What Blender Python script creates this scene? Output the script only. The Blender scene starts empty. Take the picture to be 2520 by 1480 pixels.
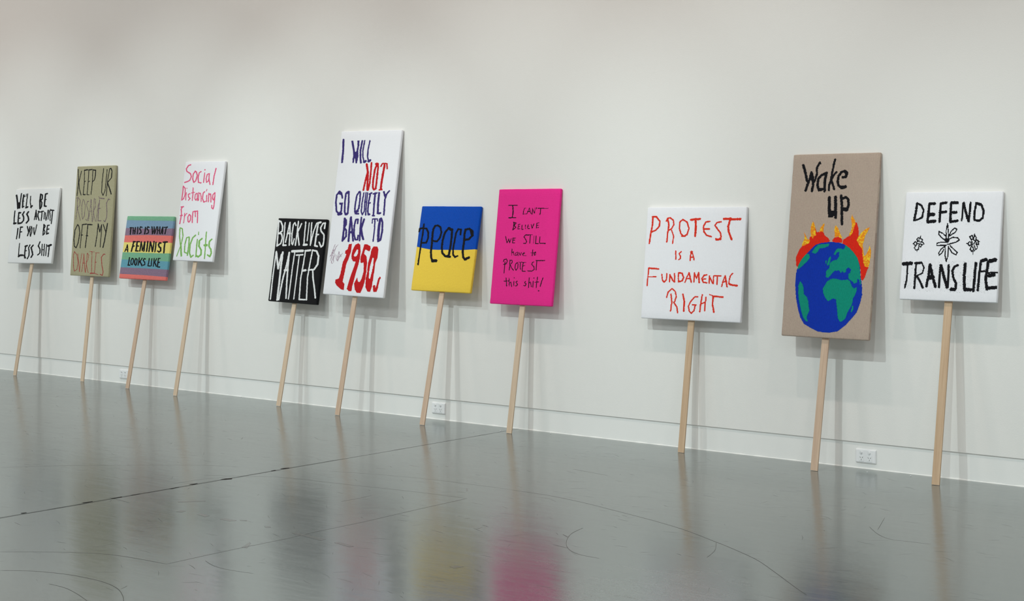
# Gallery wall with eleven knitted protest signs on timber poles.
# World: X runs along the wall (to the right), the wall face is at y = 0, the room is at y < 0, z is up. Metres.
import bpy, bmesh, math, random
import numpy as np
from mathutils import Vector, Matrix
C = bpy.context.scene.collection
sc = bpy.context.scene
R = math.radians
random.seed(4)

# ---------------------------------------------------------------- camera
cam_d = bpy.data.cameras.new('camera'); cam = bpy.data.objects.new('camera', cam_d); C.objects.link(cam)
cam.location = (0, -7.228, 1.31)
cam.rotation_euler = (R(90), 0, math.atan2(0.63675, 0.77107))
cam_d.sensor_width = 36; cam_d.lens = 3700 / 2520 * 36
cam_d.shift_x = (1260 - 1241.5) / 2520; cam_d.shift_y = -(740 - 534.6) / 2520
cam_d.clip_start = 0.05
sc.camera = cam

# ---------------------------------------------------------------- exposure, world, lights
sc.view_settings.view_transform = 'Standard'; sc.view_settings.look = 'None'
sc.view_settings.exposure = -0.27; sc.view_settings.gamma = 1; sc.view_settings.use_curve_mapping = False
w = bpy.data.worlds.new('world'); sc.world = w; w.use_nodes = True
w.node_tree.nodes['Background'].inputs[0].default_value = (0.9, 0.95, 1, 1)
w.node_tree.nodes['Background'].inputs[1].default_value = 0.3

def spot(name, loc, aim, energy, color, size, blend, radius):
    d = bpy.data.lights.new(name, 'SPOT'); d.energy = energy; d.color = color
    d.spot_size = R(size); d.spot_blend = blend; d.shadow_soft_size = radius
    o = bpy.data.objects.new(name, d); C.objects.link(o); o.location = loc
    o.rotation_euler = (Vector(aim) - Vector(loc)).to_track_quat('-Z', 'Y').to_euler()
    return o
COOL = (0.87, 1.0, 1.0); WARM = (1.0, 0.84, 0.76)
# far track: one spot in front of each group of signs (crisp shadows); near track: wall washers (soft, steep shadows)
FAR = [(-14.7, 4.5, 4.2), (-12.9, 4.5, 4.2), (-11.1, 4.5, 4.2), (-9.2, 4.5, 4.2), (-7.6, 4.0, 4.3), (-5.85, 4.5, 4.2), (-4.05, 4.5, 4.2), (-2.0, 4.5, 4.2), (0.1, 4.5, 4.2)]  # outermost spots are added to brighten the ends of the wall
NEAR = [-15.9, -14.1, -12.4, -10.8, -8.75, -7.05, -5.35, -4.05, -2.0, -0.5]  # leftmost washers are added to lift the left end of the wall
for x, v, z in FAR: spot('track_spot', (x, -v, z), (x, 0, 0.95), 362, COOL, 43, 1.0, 0.016)
for x in NEAR: spot('track_spot', (x, -1.75, 4.3), (x, 0, 1.4), 76, WARM, 115, 1.0, 0.04)
for x in (-18, -11, -4, 3):   # added soft fill further back in the room, no real fixtures
    d = bpy.data.lights.new('fill_light', 'AREA'); d.shape = 'RECTANGLE'; d.size = 3; d.size_y = 2.5; d.energy = 185; d.color = (0.9, 0.97, 1.0)
    o = bpy.data.objects.new('fill_light', d); C.objects.link(o); o.location = (x, -8.5, 4.9)

# ---------------------------------------------------------------- helpers
def tag(o, label=None, cat=None, group=None, kind=None):
    if label: o['label'] = label
    if cat: o['category'] = cat
    if group: o['group'] = group
    if kind: o['kind'] = kind
    return o
def obj(name, me, mat=None, parent=None, loc=None, rot=None):
    if isinstance(me, bmesh.types.BMesh):
        b = me; me = bpy.data.meshes.new(name); b.to_mesh(me); b.free()
    o = bpy.data.objects.new(name, me); C.objects.link(o)
    if mat: me.materials.append(mat)
    if parent: o.parent = parent
    if loc: o.location = loc
    if rot: o.rotation_euler = rot
    return o
def pymesh(name, v, f):
    me = bpy.data.meshes.new(name); me.from_pydata([tuple(p) for p in v], [], [tuple(q) for q in f]); me.update(); return me
def box(bm, x0, x1, y0, y1, z0, z1, bevel=0, seg=1):
    r = bmesh.ops.create_cube(bm, size=1); vs = r['verts']
    for v in vs: v.co = Vector(((x0+x1)/2 + v.co.x*(x1-x0), (y0+y1)/2 + v.co.y*(y1-y0), (z0+z1)/2 + v.co.z*(z1-z0)))
    if bevel:
        es = list({e for v in vs for e in v.link_edges})
        bmesh.ops.bevel(bm, geom=es, offset=bevel, segments=seg, affect='EDGES', profile=0.5)
    return vs

# ---------------------------------------------------------------- materials
def srgb(c):
    return tuple(((x/255)/12.92 if x/255 <= 0.04045 else ((x/255+0.055)/1.055)**2.4) for x in c) + (1,)
class NT:
    def __init__(s, name):
        s.m = bpy.data.materials.new(name); s.m.use_nodes = True; s.t = s.m.node_tree; s.b = s.t.nodes['Principled BSDF']
    def n(s, kind, **k):
        n = s.t.nodes.new(kind)
        for a, v in k.items():
            if a.startswith('i_'): n.inputs[a[2:].replace('_', ' ')].default_value = v
            else: setattr(n, a, v)
        return n
    def l(s, a, b): s.t.links.new(a, b)
    def math(s, op, a, b=None, c=None):
        n = s.t.nodes.new('ShaderNodeMath'); n.operation = op
        for i, v in enumerate((a, b, c)):
            if v is None: continue
            if isinstance(v, (int, float)): n.inputs[i].default_value = v
            else: s.l(v, n.inputs[i])
        return n.outputs[0]
    def mix(s, fac, a, b):
        n = s.t.nodes.new('ShaderNodeMix'); n.data_type = 'RGBA'
        for i, v in ((0, fac), (6, a), (7, b)):
            if isinstance(v, (int, float, tuple)): n.inputs[i].default_value = v
            else: s.l(v, n.inputs[i])
        return n.outputs[2]
    def noise(s, scale, vec=None, detail=3, rough=0.5):
        n = s.n('ShaderNodeTexNoise'); n.inputs['Scale'].default_value = scale; n.inputs['Detail'].default_value = detail; n.inputs['Roughness'].default_value = rough
        if vec is not None: s.l(vec, n.inputs['Vector'])
        return n.outputs['Fac']
    def coord(s, scale=(1, 1, 1), rot=(0, 0, 0)):
        t = s.n('ShaderNodeTexCoord'); m = s.n('ShaderNodeMapping'); m.inputs['Scale'].default_value = scale; m.inputs['Rotation'].default_value = rot
        s.l(t.outputs['Object'], m.inputs['Vector']); return m.outputs[0]
    def ramp(s, fac, a, b, p0=0.0, p1=1.0):
        n = s.n('ShaderNodeValToRGB'); n.color_ramp.elements[0].position = p0; n.color_ramp.elements[1].position = p1
        n.color_ramp.elements[0].color = a; n.color_ramp.elements[1].color = b; s.l(fac, n.inputs[0]); return n.outputs[0]
    def bump(s, h, dist, strength=1.0):
        n = s.n('ShaderNodeBump'); n.inputs['Distance'].default_value = dist; n.inputs['Strength'].default_value = strength
        s.l(h, n.inputs['Height']); s.l(n.outputs[0], s.b.inputs['Normal'])
def plain(name, rgb, rough=0.6, spec=0.3):
    k = NT(name); k.b.inputs['Base Color'].default_value = srgb(rgb); k.b.inputs['Roughness'].default_value = rough
    k.b.inputs['Specular IOR Level'].default_value = spec; return k.m
SX, SZ = 0.0040, 0.0030      # one knitted stitch
def knit(name, rgb, rgb2=None, var=0.10, depth=0.0012, marl=None, rib=False, thr=0.5):
    """stockinette: columns of V shaped stitches as relief, slight dye variation between stitches"""
    k = NT(name); tc = k.n('ShaderNodeTexCoord'); sp = k.n('ShaderNodeSeparateXYZ'); k.l(tc.outputs['Object'], sp.inputs[0])
    wob = k.noise(9, tc.outputs['Object'], 2)
    x = k.math('ADD', sp.outputs[0], k.math('MULTIPLY', wob, 0.012))
    z = k.math('ADD', sp.outputs[2], k.math('MULTIPLY', wob, 0.010))
    fx = k.math('FRACT', k.math('DIVIDE', x, SX)); ax = k.math('ABSOLUTE', k.math('SUBTRACT', fx, 0.5))
    col = k.math('SINE', k.math('MULTIPLY', fx, math.pi))
    row = k.math('SINE', k.math('MULTIPLY', k.math('ADD', k.math('DIVIDE', z, SZ), k.math('MULTIPLY', ax, 1.2)), 2*math.pi))
    h = k.math('ADD', k.math('MULTIPLY', col, 0.7), k.math('MULTIPLY', row, 0.22))
    h = k.math('ADD', h, k.math('MULTIPLY', k.noise(60, tc.outputs['Object'], 2), 0.8))
    k.bump(h, depth)
    if max(rgb) > 60 and min(rgb) < 225: rgb = tuple(min(255, c*1.07) for c in rgb); rgb2 = rgb2 and tuple(min(255, c*1.07) for c in rgb2)
    a = srgb(rgb)
    lo = tuple(c*(1-var) for c in a[:3]) + (1,); hi = tuple(min(1, c*(1+var)) for c in a[:3]) + (1,)
    c1 = k.ramp(k.noise(260, k.coord((1, 1, 0.35)), 3, 0.7), lo, hi, 0.35, 0.65)
    if rgb2:
        q = k.noise(marl or 330, k.coord((0.8, 1, 1.2)), 1)
        if rib: q = k.math('ADD', k.math('MULTIPLY', q, 0.5), k.math('MULTIPLY', col, 0.4))     # paler strand on the ribs; darker valleys also paint in the shade between them
        c1 = k.mix(k.ramp(q, (0,0,0,1), (1,1,1,1), thr-0.06, thr+0.06), c1, srgb(rgb2))
    k.l(c1, k.b.inputs['Base Color'])
    k.b.inputs['Roughness'].default_value = 0.95; k.b.inputs['Specular IOR Level'].default_value = 0.1
    k.b.inputs['Sheen Weight'].default_value = 0.08
    return k.m
K = {
 'white': knit('white_yarn', (238, 238, 242), var=0.015, depth=0.0006), 'offwhite': knit('soft_white_yarn', (232, 233, 233), var=0.02, depth=0.0006), 'black': knit('black_yarn', (22, 22, 26), var=0.2, depth=0.0005),
 'black_wool': knit('black_wool', (17, 17, 20), var=0.2), 'olive': knit('olive_yarn', (170, 165, 136), (160, 154, 124)),
 'purple_thin': knit('mauve_yarn', (98, 74, 98)), 'red_thin': knit('dull_red_yarn', (160, 58, 58)), 'pink': knit('rose_yarn', (226, 92, 130)),
 'mauve_pale': knit('pale_mauve_yarn', (150, 116, 136)),
 'green': knit('grass_green_yarn', (128, 180, 92)), 'violet': knit('violet_yarn', (58, 46, 112)), 'red': knit('red_yarn', (192, 22, 28)),
 'red_orange': knit('vermilion_yarn', (220, 52, 34)), 'taupe': knit('taupe_marl_yarn', (172, 150, 138), (184, 168, 152), marl=160, rib=True),
 'flame_red': knit('flame_red_yarn', (218, 40, 22)), 'flame_orange': knit('flame_orange_yarn', (246, 140, 30), (252, 205, 50), marl=120, thr=0.56),
 'globe_blue': knit('royal_blue_yarn', (10, 52, 168)), 'globe_green': knit('sea_green_yarn', (10, 140, 118)),
 'mint': knit('mint_yarn', (126, 180, 144), (116, 170, 140)), 'sky': knit('sky_yarn', (130, 160, 186), (120, 150, 176)), 'mauve': knit('lilac_yarn', (146, 122, 142), (128, 106, 128)),
 'coral': knit('coral_yarn', (228, 120, 112)), 'yellow': knit('soft_yellow_yarn', (236, 214, 122)), 'teal': knit('teal_blue_yarn', (104, 162, 178), (96, 152, 172)),
 'blue': knit('cobalt_yarn', (4, 72, 172)), 'yellow_deep': knit('corn_yellow_yarn', (238, 200, 74), var=0.05), 'hotpink': knit('hot_pink_yarn', (252, 46, 142), var=0.05),
}
def wood(name, a, b):
    k = NT(name); v = k.coord((60, 60, 1.6)); n1 = k.noise(1.6, v, 4, 0.6); n2 = k.noise(9, k.coord((40, 40, 3)), 2)
    c = k.ramp(n1, srgb(a), srgb(b), 0.32, 0.68)
    c = k.mix(k.math('MULTIPLY', n2, 0.25), c, srgb((178, 142, 110)))
    k.l(c, k.b.inputs['Base Color']); k.b.inputs['Roughness'].default_value = 0.6; k.b.inputs['Specular IOR Level'].default_value = 0.25
    k.bump(n1, 0.0004); return k.m
WOOD = [wood('pale_oak', (208, 184, 158), (226, 206, 182)), wood('pink_oak', (200, 172, 150), (220, 196, 172)), wood('brown_oak', (192, 162, 132), (212, 186, 156))]
def wallmat(name, rgb, bumpd=0.0006):
    k = NT(name); k.b.inputs['Base Color'].default_value = srgb(rgb); k.b.inputs['Roughness'].default_value = 0.75; k.b.inputs['Specular IOR Level'].default_value = 0.2
    h = k.math('ADD', k.noise(160, k.coord(), 3), k.math('MULTIPLY', k.noise(3, k.coord((1, 1, 0.5)), 2), 6.0))
    k.bump(h, bumpd, 0.6); return k.m
WALL = wallmat('wall_paint', (232, 231, 227)); SKIRT = wallmat('skirting_paint', (234, 234, 231), 0.0004)
CEIL = plain('ceiling_paint', (215, 215, 212), 0.9)
k = NT('polished_concrete')
cc = k.coord((1, 1, 1)); st = k.coord((0.8, 5, 1), (0, 0, R(-8)))
n_big = k.noise(0.9, cc, 4, 0.6); n_st = k.noise(5, st, 5, 0.75); n_f = k.noise(45, k.coord((1, 1.3, 1)), 4, 0.7)
c = k.ramp(n_big, srgb((110, 113, 113)), srgb((122, 125, 124)), 0.3, 0.7)
c = k.mix(k.math('MULTIPLY', k.ramp(n_st, (0,0,0,1), (1,1,1,1), 0.42, 0.75), 0.45), c, srgb((136, 136, 131)))
c = k.mix(k.math('MULTIPLY', k.ramp(n_f, (0,0,0,1), (1,1,1,1), 0.5, 0.7), 0.5), c, srgb((74, 76, 75)))
k.l(c, k.b.inputs['Base Color'])
rr = k.math('ADD', 0.085, k.math('ADD', k.math('MULTIPLY', n_st, 0.11), k.math('MULTIPLY', k.ramp(n_big, (0,0,0,1), (1,1,1,1), 0.35, 0.65), 0.05))); rr = k.math('ADD', rr, k.math('MULTIPLY', k.ramp(n_f, (0,0,0,1), (1,1,1,1), 0.45, 0.7), 0.05)); k.l(rr, k.b.inputs['Roughness'])
k.b.inputs['IOR'].default_value = 3.7
k.b.inputs['Specular Tint'].default_value = (0.94, 1.0, 0.99, 1)
k.bump(k.math('ADD', k.noise(4.0, k.coord((0.6, 2.5, 1)), 3), k.math('MULTIPLY', n_st, 0.25)), 0.0016, 0.6)
CONC = k.m
DARK = plain('crack_dirt', (38, 34, 30), 0.8); SCR = plain('scratch_grey', (80, 81, 78), 0.35, 1.0); GRIME = plain('scuff_grey', (116, 117, 114), 0.22, 1.0)
PLASTIC = plain('white_plastic', (236, 237, 238), 0.35, 0.5); SLOT = plain('slot_black', (40, 42, 44), 0.6)

# ---------------------------------------------------------------- room shell
def slab(name, x0, x1, y0, y1, z0, z1, mat):
    bm = bmesh.new(); box(bm, x0, x1, y0, y1, z0, z1); return tag(obj(name, bm, mat), kind='structure')
X0, X1, Y1, HT = -26.0, 6.0, -13.0, 5.0
floor = slab('floor', X0, X1, Y1, 0.2, -0.2, 0.0, CONC)
slab('wall_back', X0, X1, -0.008, 0.2, 0.1373, HT, WALL)                   # plasterboard, stands 8 mm proud of the skirting
slab('baseboard_back', X0, X1, 0.0, 0.2, 0.0, 0.1373, SKIRT)
slab('wall_left', X0-0.2, X0, Y1, 0.2, 0, HT, WALL)
slab('wall_right', X1, X1+0.2, Y1, 0.2, 0, HT, WALL)
slab('wall_front', X0-0.2, X1+0.2, Y1-0.2, Y1, 0, HT, WALL)
slab('ceiling', X0, X1, Y1, 0.2, HT, HT+0.2, CEIL)
# bead of sealant along the foot of the wall, slightly uneven
v = []; f = []; n = 900
for i in range(n+1):
    x = X0 + (X1-X0)*i/n; r = 0.0035 + 0.0018*math.sin(i*1.7)*math.sin(i*0.31) + random.uniform(-0.0006, 0.0006)
    v += [(x, 0.0, r*1.2), (x, -r*0.7, r*0.8), (x, -r*1.2, 0.0)]
    if i: a = 3*(i-1); f += [(a, a+1, a+4, a+3), (a+1, a+2, a+5, a+4)]
tag(obj('trim_1', pymesh('trim_1', v, f), SKIRT), kind='structure')

# ---------------------------------------------------------------- marks in the floor
def ribbon(v, f, pts, wd, z=0.0004):
    P = [Vector((p[0], p[1])) for p in pts]
    b = len(v)
    for i, p in enumerate(P):
        d = (P[min(i+1, len(P)-1)] - P[max(i-1, 0)]).normalized(); nn = Vector((-d.y, d.x)) * wd / 2
        if i in (0, len(P)-1): nn *= 0.4
        v += [(p.x+nn.x, p.y+nn.y, z), (p.x-nn.x, p.y-nn.y, z)]
        if i: a = b + 2*(i-1); f.append((a, a+1, a+3, a+2))
def smooth(pts, n=5):
    out = []
    for i in range(len(pts)-1):
        p0 = Vector(pts[max(i-1, 0)]); p1 = Vector(pts[i]); p2 = Vector(pts[i+1]); p3 = Vector(pts[min(i+2, len(pts)-1)])
        for j in range(n):
            t = j/n; out.append(0.5*((2*p1)+(p2-p0)*t+(2*p0-5*p1+4*p2-p3)*t*t+(3*p1-p0-3*p2+p3)*t**3))
    return out + [Vector(pts[-1])]
SCRATCHES = [(3.2, [(-5.265, -3.951), (-5.142, -3.85), (-5.008, -3.757), (-4.886, -3.703), (-4.75, -3.68), (-4.595, -3.666)]), (3.2, [(-4.595, -3.666), (-4.596, -3.49), (-4.592, -3.301), (-4.582, -3.084), (-4.587, -2.899), (-4.579, -2.621), (-4.588, -2.291), (-4.588, -1.945)]), (2.4, [(-4.588, -1.945), (-4.766, -1.959), (-4.964, -1.986), (-5.292, -2.044), (-5.665, -2.106), (-5.854, -2.208), (-6.036, -2.32)]), (3.6, [(-4.987, -4.124), (-4.894, -4.056), (-4.771, -4.008), (-4.649, -3.988), (-4.529, -3.987), (-4.421, -4.013), (-4.325, -4.062), (-4.266, -4.102)]), (2.6, [(-4.673, -4.125), (-4.577, -4.123), (-4.471, -4.146), (-4.361, -4.181)]), (2.4, [(-4.525, -3.538), (-4.441, -3.569), (-4.349, -3.577), (-4.225, -3.557)]), (2.0, [(-5.632, -1.828), (-5.321, -1.729), (-4.965, -1.663), (-4.569, -1.639)]), (3.2, [(-4.566, -1.643), (-4.343, -1.643), (-4.113, -1.682), (-3.872, -1.748), (-3.629, -1.82), (-3.425, -1.897), (-3.234, -1.996), (-3.093, -2.073), (-2.92, -2.182), (-2.768, -2.313), (-2.598, -2.469), (-2.51, -2.545)]), (2.8, [(-3.777, -2.134), (-3.743, -2.264), (-3.664, -2.4), (-3.578, -2.497), (-3.493, -2.543), (-3.392, -2.549)]), (2.4, [(-2.856, -1.347), (-2.766, -1.457), (-2.684, -1.517), (-2.599, -1.511), (-2.517, -1.502)]), (2.4, [(-2.892, -1.126), (-2.805, -1.375)]), (2.4, [(-3.198, -2.016), (-3.124, -2.146), (-3.082, -2.272)]), (4.0, [(-3.764, -2.292), (-3.717, -2.32)]), (3.0, [(-3.679, -2.471), (-3.589, -2.483)]), (2.4, [(-4.7, -0.978), (-4.58, -0.999), (-4.447, -1.023)]), (2.0, [(-7.041, -2.845), (-6.911, -2.688), (-6.763, -2.515)]), (2.0, [(-6.909, -2.677), (-6.603, -2.4), (-6.273, -2.127), (-6.085, -2.038)]), (2.4, [(-5.958, -2.572), (-5.943, -2.396), (-5.889, -2.245)]), (2.6, [(-4.986, -2.37), (-4.981, -2.27), (-4.984, -2.173)]), (2.6, [(-5.892, -2.989), (-5.852, -2.995), (-5.711, -3.008)])]
PATCHES = [[(-5.381, -3.006), (-5.391, -2.973), (-5.36, -2.965), (-5.346, -3.001)], [(-5.262, -2.985), (-5.265, -2.958), (-5.193, -2.969), (-5.187, -2.999)], [(-5.101, -2.991), (-5.102, -2.962), (-5.023, -2.96), (-5.03, -2.994)], [(-4.644, -2.988), (-4.641, -2.964), (-4.449, -2.979), (-4.445, -3.011)], [(-4.377, -3.004), (-4.372, -2.98), (-4.268, -3.0), (-4.273, -3.02)], [(-4.6, -3.294), (-4.647, -3.212), (-4.626, -3.224), (-4.57, -3.293)], [(-3.742, -3.021), (-3.74, -2.985), (-3.701, -2.983), (-3.71, -3.024)], [(-4.76, -1.755), (-4.763, -1.743), (-4.718, -1.79), (-4.709, -1.81)], [(-5.02, -2.946), (-4.99, -2.932), (-4.98, -2.941), (-5.009, -2.954)], [(-4.838, -2.968), (-4.818, -2.951), (-4.796, -2.965), (-4.816, -2.982)], [(-5.566, -2.85), (-5.488, -2.753), (-5.471, -2.765), (-5.548, -2.86)]]
CHIPS = [[(-5.868, -2.349), (-5.87, -2.313), (-5.846, -2.289), (-5.833, -2.305), (-5.847, -2.339)], [(-5.867, -2.018), (-5.869, -1.984), (-5.857, -1.989), (-5.856, -2.017)], [(-5.879, -1.943), (-5.88, -1.911), (-5.864, -1.889), (-5.857, -1.9), (-5.863, -1.933)], [(-5.856, -2.677), (-5.859, -2.613), (-5.851, -2.617), (-5.844, -2.667)], [(-5.867, -3.001), (-5.863, -2.942), (-5.855, -2.945), (-5.85, -2.997)], [(-5.859, -2.898), (-5.863, -2.838), (-5.857, -2.84), (-5.85, -2.888)], [(-5.879, -3.153), (-5.873, -3.097), (-5.865, -3.1), (-5.863, -3.143)], [(-5.885, -3.464), (-5.875, -3.441), (-5.867, -3.443), (-5.869, -3.463)], [(-5.879, -2.536), (-5.871, -2.492), (-5.862, -2.493), (-5.859, -2.526)]]
FLECKS = [(-3.474, -0.102), (-3.253, -0.068), (-5.571, -0.044), (-5.881, -0.143), (-8.446, -0.01), (-10.444, -0.055)]
v = []; f = []
pts = [(-5.852 + random.uniform(-0.0015, 0.0015), -0.002 - i*0.06) for i in range(130)]
b0 = 0
for i, p in enumerate(pts):
    wd = 0.0028 + (0.002 if random.random() < 0.2 else 0) + random.uniform(0, 0.001)
    v += [(p[0]-wd/2, p[1], 0.0005), (p[0]+wd/2, p[1], 0.0005)]
    if i: a = 2*(i-1); f.append((a, a+1, a+3, a+2))
for ch in CHIPS:
    a = len(v); v += [(x, y, 0.0007) for x, y in ch]; f.append(tuple(range(a, a+len(ch))))
obj('saw_joint', pymesh('saw_joint', v, f), DARK, floor)
v = []; f = []
ribbon(v, f, [(-5.862 + 0.002*math.sin(i*.9), -1.5 - i*0.08) for i in range(40)], 0.0022, 0.0006)
obj('hairline_crack', pymesh('hairline_crack', v, f), DARK, floor)
for wpx, pl in SCRATCHES:
    v = []; f = []; ribbon(v, f, smooth(pl), wpx*0.00075, 0.0005)
    obj('scratch', pymesh('scratch', v, f), SCR, floor)
for pl in PATCHES:
    obj('scuff', pymesh('scuff', [(x, y, 0.0003) for x, y in pl], [tuple(range(len(pl)))]), GRIME, floor)
v = []; f = []
for i in range(2600):       # hair-fine scratches from years of use
    x = random.uniform(-14, -0.5); y = -random.uniform(0.15, 5.2)**1.0; a = random.gauss(0.15, 0.55); L = random.uniform(0.015, 0.09); bend = random.uniform(-0.12, 0.12)
    pl = [(x, y), (x+L/2*math.cos(a), y+L/2*math.sin(a)), (x+L*math.cos(a+bend), y+L*math.sin(a+bend))]
    ribbon(v, f, pl, random.choice((0.0007, 0.0009, 0.0011, 0.0016)), 0.0004)
tag(obj('fine_scratches', pymesh('fine_scratches', v, f), SCR, floor), kind='stuff')
CRUMB = ['below the rightmost power outlet', 'between the rightmost outlet and the rightmost pole', 'right of the hot pink sign\'s pole', 'left of the hot pink sign\'s pole', 'between the fourth and fifth poles from the left', 'just left of the olive sign\'s pole']
for i, (x, y) in enumerate(FLECKS):
    bm = bmesh.new(); bmesh.ops.create_icosphere(bm, subdivisions=1, radius=0.0042)
    for q in bm.verts: q.co = Vector((q.co.x*random.uniform(0.8, 1.5), q.co.y*random.uniform(0.7, 1.1), max(-0.002, q.co.z*0.5)+0.002))
    o = obj('plaster_crumb', bm, PLASTIC, None, (x, y, 0)); tag(o, 'tiny white plaster crumb on the floor ' + CRUMB[i], 'crumb', 'plaster crumbs by the wall')

# ---------------------------------------------------------------- power outlets on the skirting
def outlet(x, z, label):
    t = bpy.data.objects.new('power_outlet', None); C.objects.link(t); t.location = (x, 0, z)
    tag(t, label, 'outlet', 'double power outlets low on the wall')
    W, H = 0.116, 0.073
    v = []; f = []                                  # plate with a sloping rim
    for (i, y) in ((0, 0), (0.0, -0.004), (0.004, -0.0095), (0.0065, -0.0105)):
        r = 0.005
        for cx, cz, a0 in ((W/2-i-r, r+i, -90), (W/2-i-r, H-i-r, 0), (-W/2+i+r, H-i-r, 90), (-W/2+i+r, r+i, 180)):
            for s in range(4): a = R(a0+s*30); v.append((cx+r*math.cos(a), y, cz+r*math.sin(a)))
    for q in range(3):
        for s in range(16): f.append((q*16+s, q*16+(s+1) % 16, (q+1)*16+(s+1) % 16, (q+1)*16+s))
    f.append(tuple(48+s for s in range(16)))
    obj('faceplate', pymesh('faceplate', v, f), PLASTIC, t)
    for sx in (-0.0225, 0.0225):
        bm = bmesh.new(); box(bm, sx-0.014, sx+0.014, -0.0122, -0.010, 0.009, 0.041, 0.0009, 2)
        s = obj('socket', bm, PLASTIC, t)
        for dx, dz, an in ((-0.0063, 0.029, -30), (0.0063, 0.029, 30), (0, 0.0175, 0)):
            bm = bmesh.new(); box(bm, -0.0009, 0.0009, -0.0127, -0.0118, -0.0036, 0.0036)
            bmesh.ops.rotate(bm, verts=bm.verts, cent=(0, 0, 0), matrix=Matrix.Rotation(R(an), 3, 'Y'))
            obj('pin_slot', bm, SLOT, s, (sx+dx, 0, dz), None)
        bm = bmesh.new(); bmesh.ops.create_cone(bm, cap_ends=True, segments=24, radius1=0.0072, radius2=0.0062, depth=0.006)
        bmesh.ops.rotate(bm, verts=bm.verts, cent=(0, 0, 0), matrix=Matrix.Rotation(R(90), 3, 'X'))
        for q in bm.verts:
            if q.co.y < 0: q.co.y -= (q.co.z + 0.006)*0.22    # rocker tilted off
        bmesh.ops.translate(bm, verts=bm.verts, vec=(sx-0.001, -0.0132, 0.0545))
        obj('switch', bm, PLASTIC, t)
outlet(-9.851, 0.036, 'white double power outlet partly hidden behind the striped sign\'s pole')
outlet(-6.518, 0.038, 'white double power outlet just right of the blue and yellow sign\'s pole')
outlet(-3.528, 0.030, 'white double power outlet between the globe sign\'s pole and the rightmost pole')

# ---------------------------------------------------------------- knitted signs
def ring(W, TH, inset, r, zf, n=14):
    """closed loop of one height of the padded cover: rounded rectangle in plan, zf(x) gives z"""
    a, b = W/2 - inset, inset
    r = max(0.001, r); out = []
    y0, y1 = -TH/2 + b, TH/2 - b
    rr = min(r, (y1-y0)/2*0.95, a*0.9)
    P = []
    for i in range(n+1): P.append((-a+rr + (2*(a-rr))*i/n, y0))            # front, left to right
    for s in (1, 2): t = R(-90+s*30); P.append((a-rr+rr*math.cos(t), y0+rr+rr*math.sin(t)))
    P.append((a, y0+rr)); P.append((a, y1-rr))
    for s in (1, 2): t = R(s*30); P.append((a-rr+rr*math.cos(t), y1-rr+rr*math.sin(t)))
    for i in range(n+1): P.append((a-rr - (2*(a-rr))*i/n, y1))
    for s in (1, 2): t = R(90+s*30); P.append((-a+rr+rr*math.cos(t), y1-rr+rr*math.sin(t)))
    P.append((-a, y1-rr)); P.append((-a, y0+rr))
    for s in (1, 2): t = R(180+s*30); P.append((-a+rr+rr*math.cos(t), y0+rr+rr*math.sin(t)))
    return [(x, y, zf(x)) for x, y in P]
def cover(name, W, H, TH, z_lo, z_hi, lo_cap, hi_cap, mat, parent, label=None):
    """a stretch of padded knit from z_lo(x) to z_hi(x); capped ends are rounded over"""
    er = 0.005; rings = []
    if lo_cap:
        for a in (0, 30, 60, 90): t = R(a); rings.append(ring(W, TH, er*(1-math.sin(t)), 0.006, lambda x, t=t: z_lo(x)+er*(1-math.cos(t))))
    else: rings.append(ring(W, TH, 0, 0.006, z_lo))
    nz = max(1, int((z_hi(0)-z_lo(0))/0.04))
    for i in range(1, nz): rings.append(ring(W, TH, 0, 0.006, lambda x, i=i: z_lo(x)+(z_hi(x)-z_lo(x))*i/nz))
    if hi_cap:
        for a in (90, 60, 30, 0): t = R(a); rings.append(ring(W, TH, er*(1-math.sin(t)), 0.006, lambda x, t=t: z_hi(x)-er*(1-math.cos(t))))
    else: rings.append(ring(W, TH, 0, 0.006, z_hi))
    m = len(rings[0]); v = []; f = []
    rnd = random.Random(int(W*1e4))
    for q, rg in enumerate(rings):
        for (x, y, z) in rg:
            side = abs(x) > W/2-0.008
            v.append((x + (rnd.uniform(-0.0007, 0.0007) if side else 0), y, z + (rnd.uniform(-0.0006, 0.0006) if (q in (0, 1, len(rings)-1) and (lo_cap or hi_cap)) else 0)))
    for q in range(len(rings)-1):
        for s in range(m): f.append((q*m+s, q*m+(s+1) % m, (q+1)*m+(s+1) % m, (q+1)*m+s))
    if lo_cap: f.append(tuple(reversed(range(m))))
    if hi_cap: f.append(tuple((len(rings)-1)*m+s for s in range(m)))
    me = pymesh(name, v, f)
    for p in me.polygons: p.use_smooth = len(p.vertices) == 4
    o = obj(name, me, mat, parent); 
    if label: o['label'] = label
    return o

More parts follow.
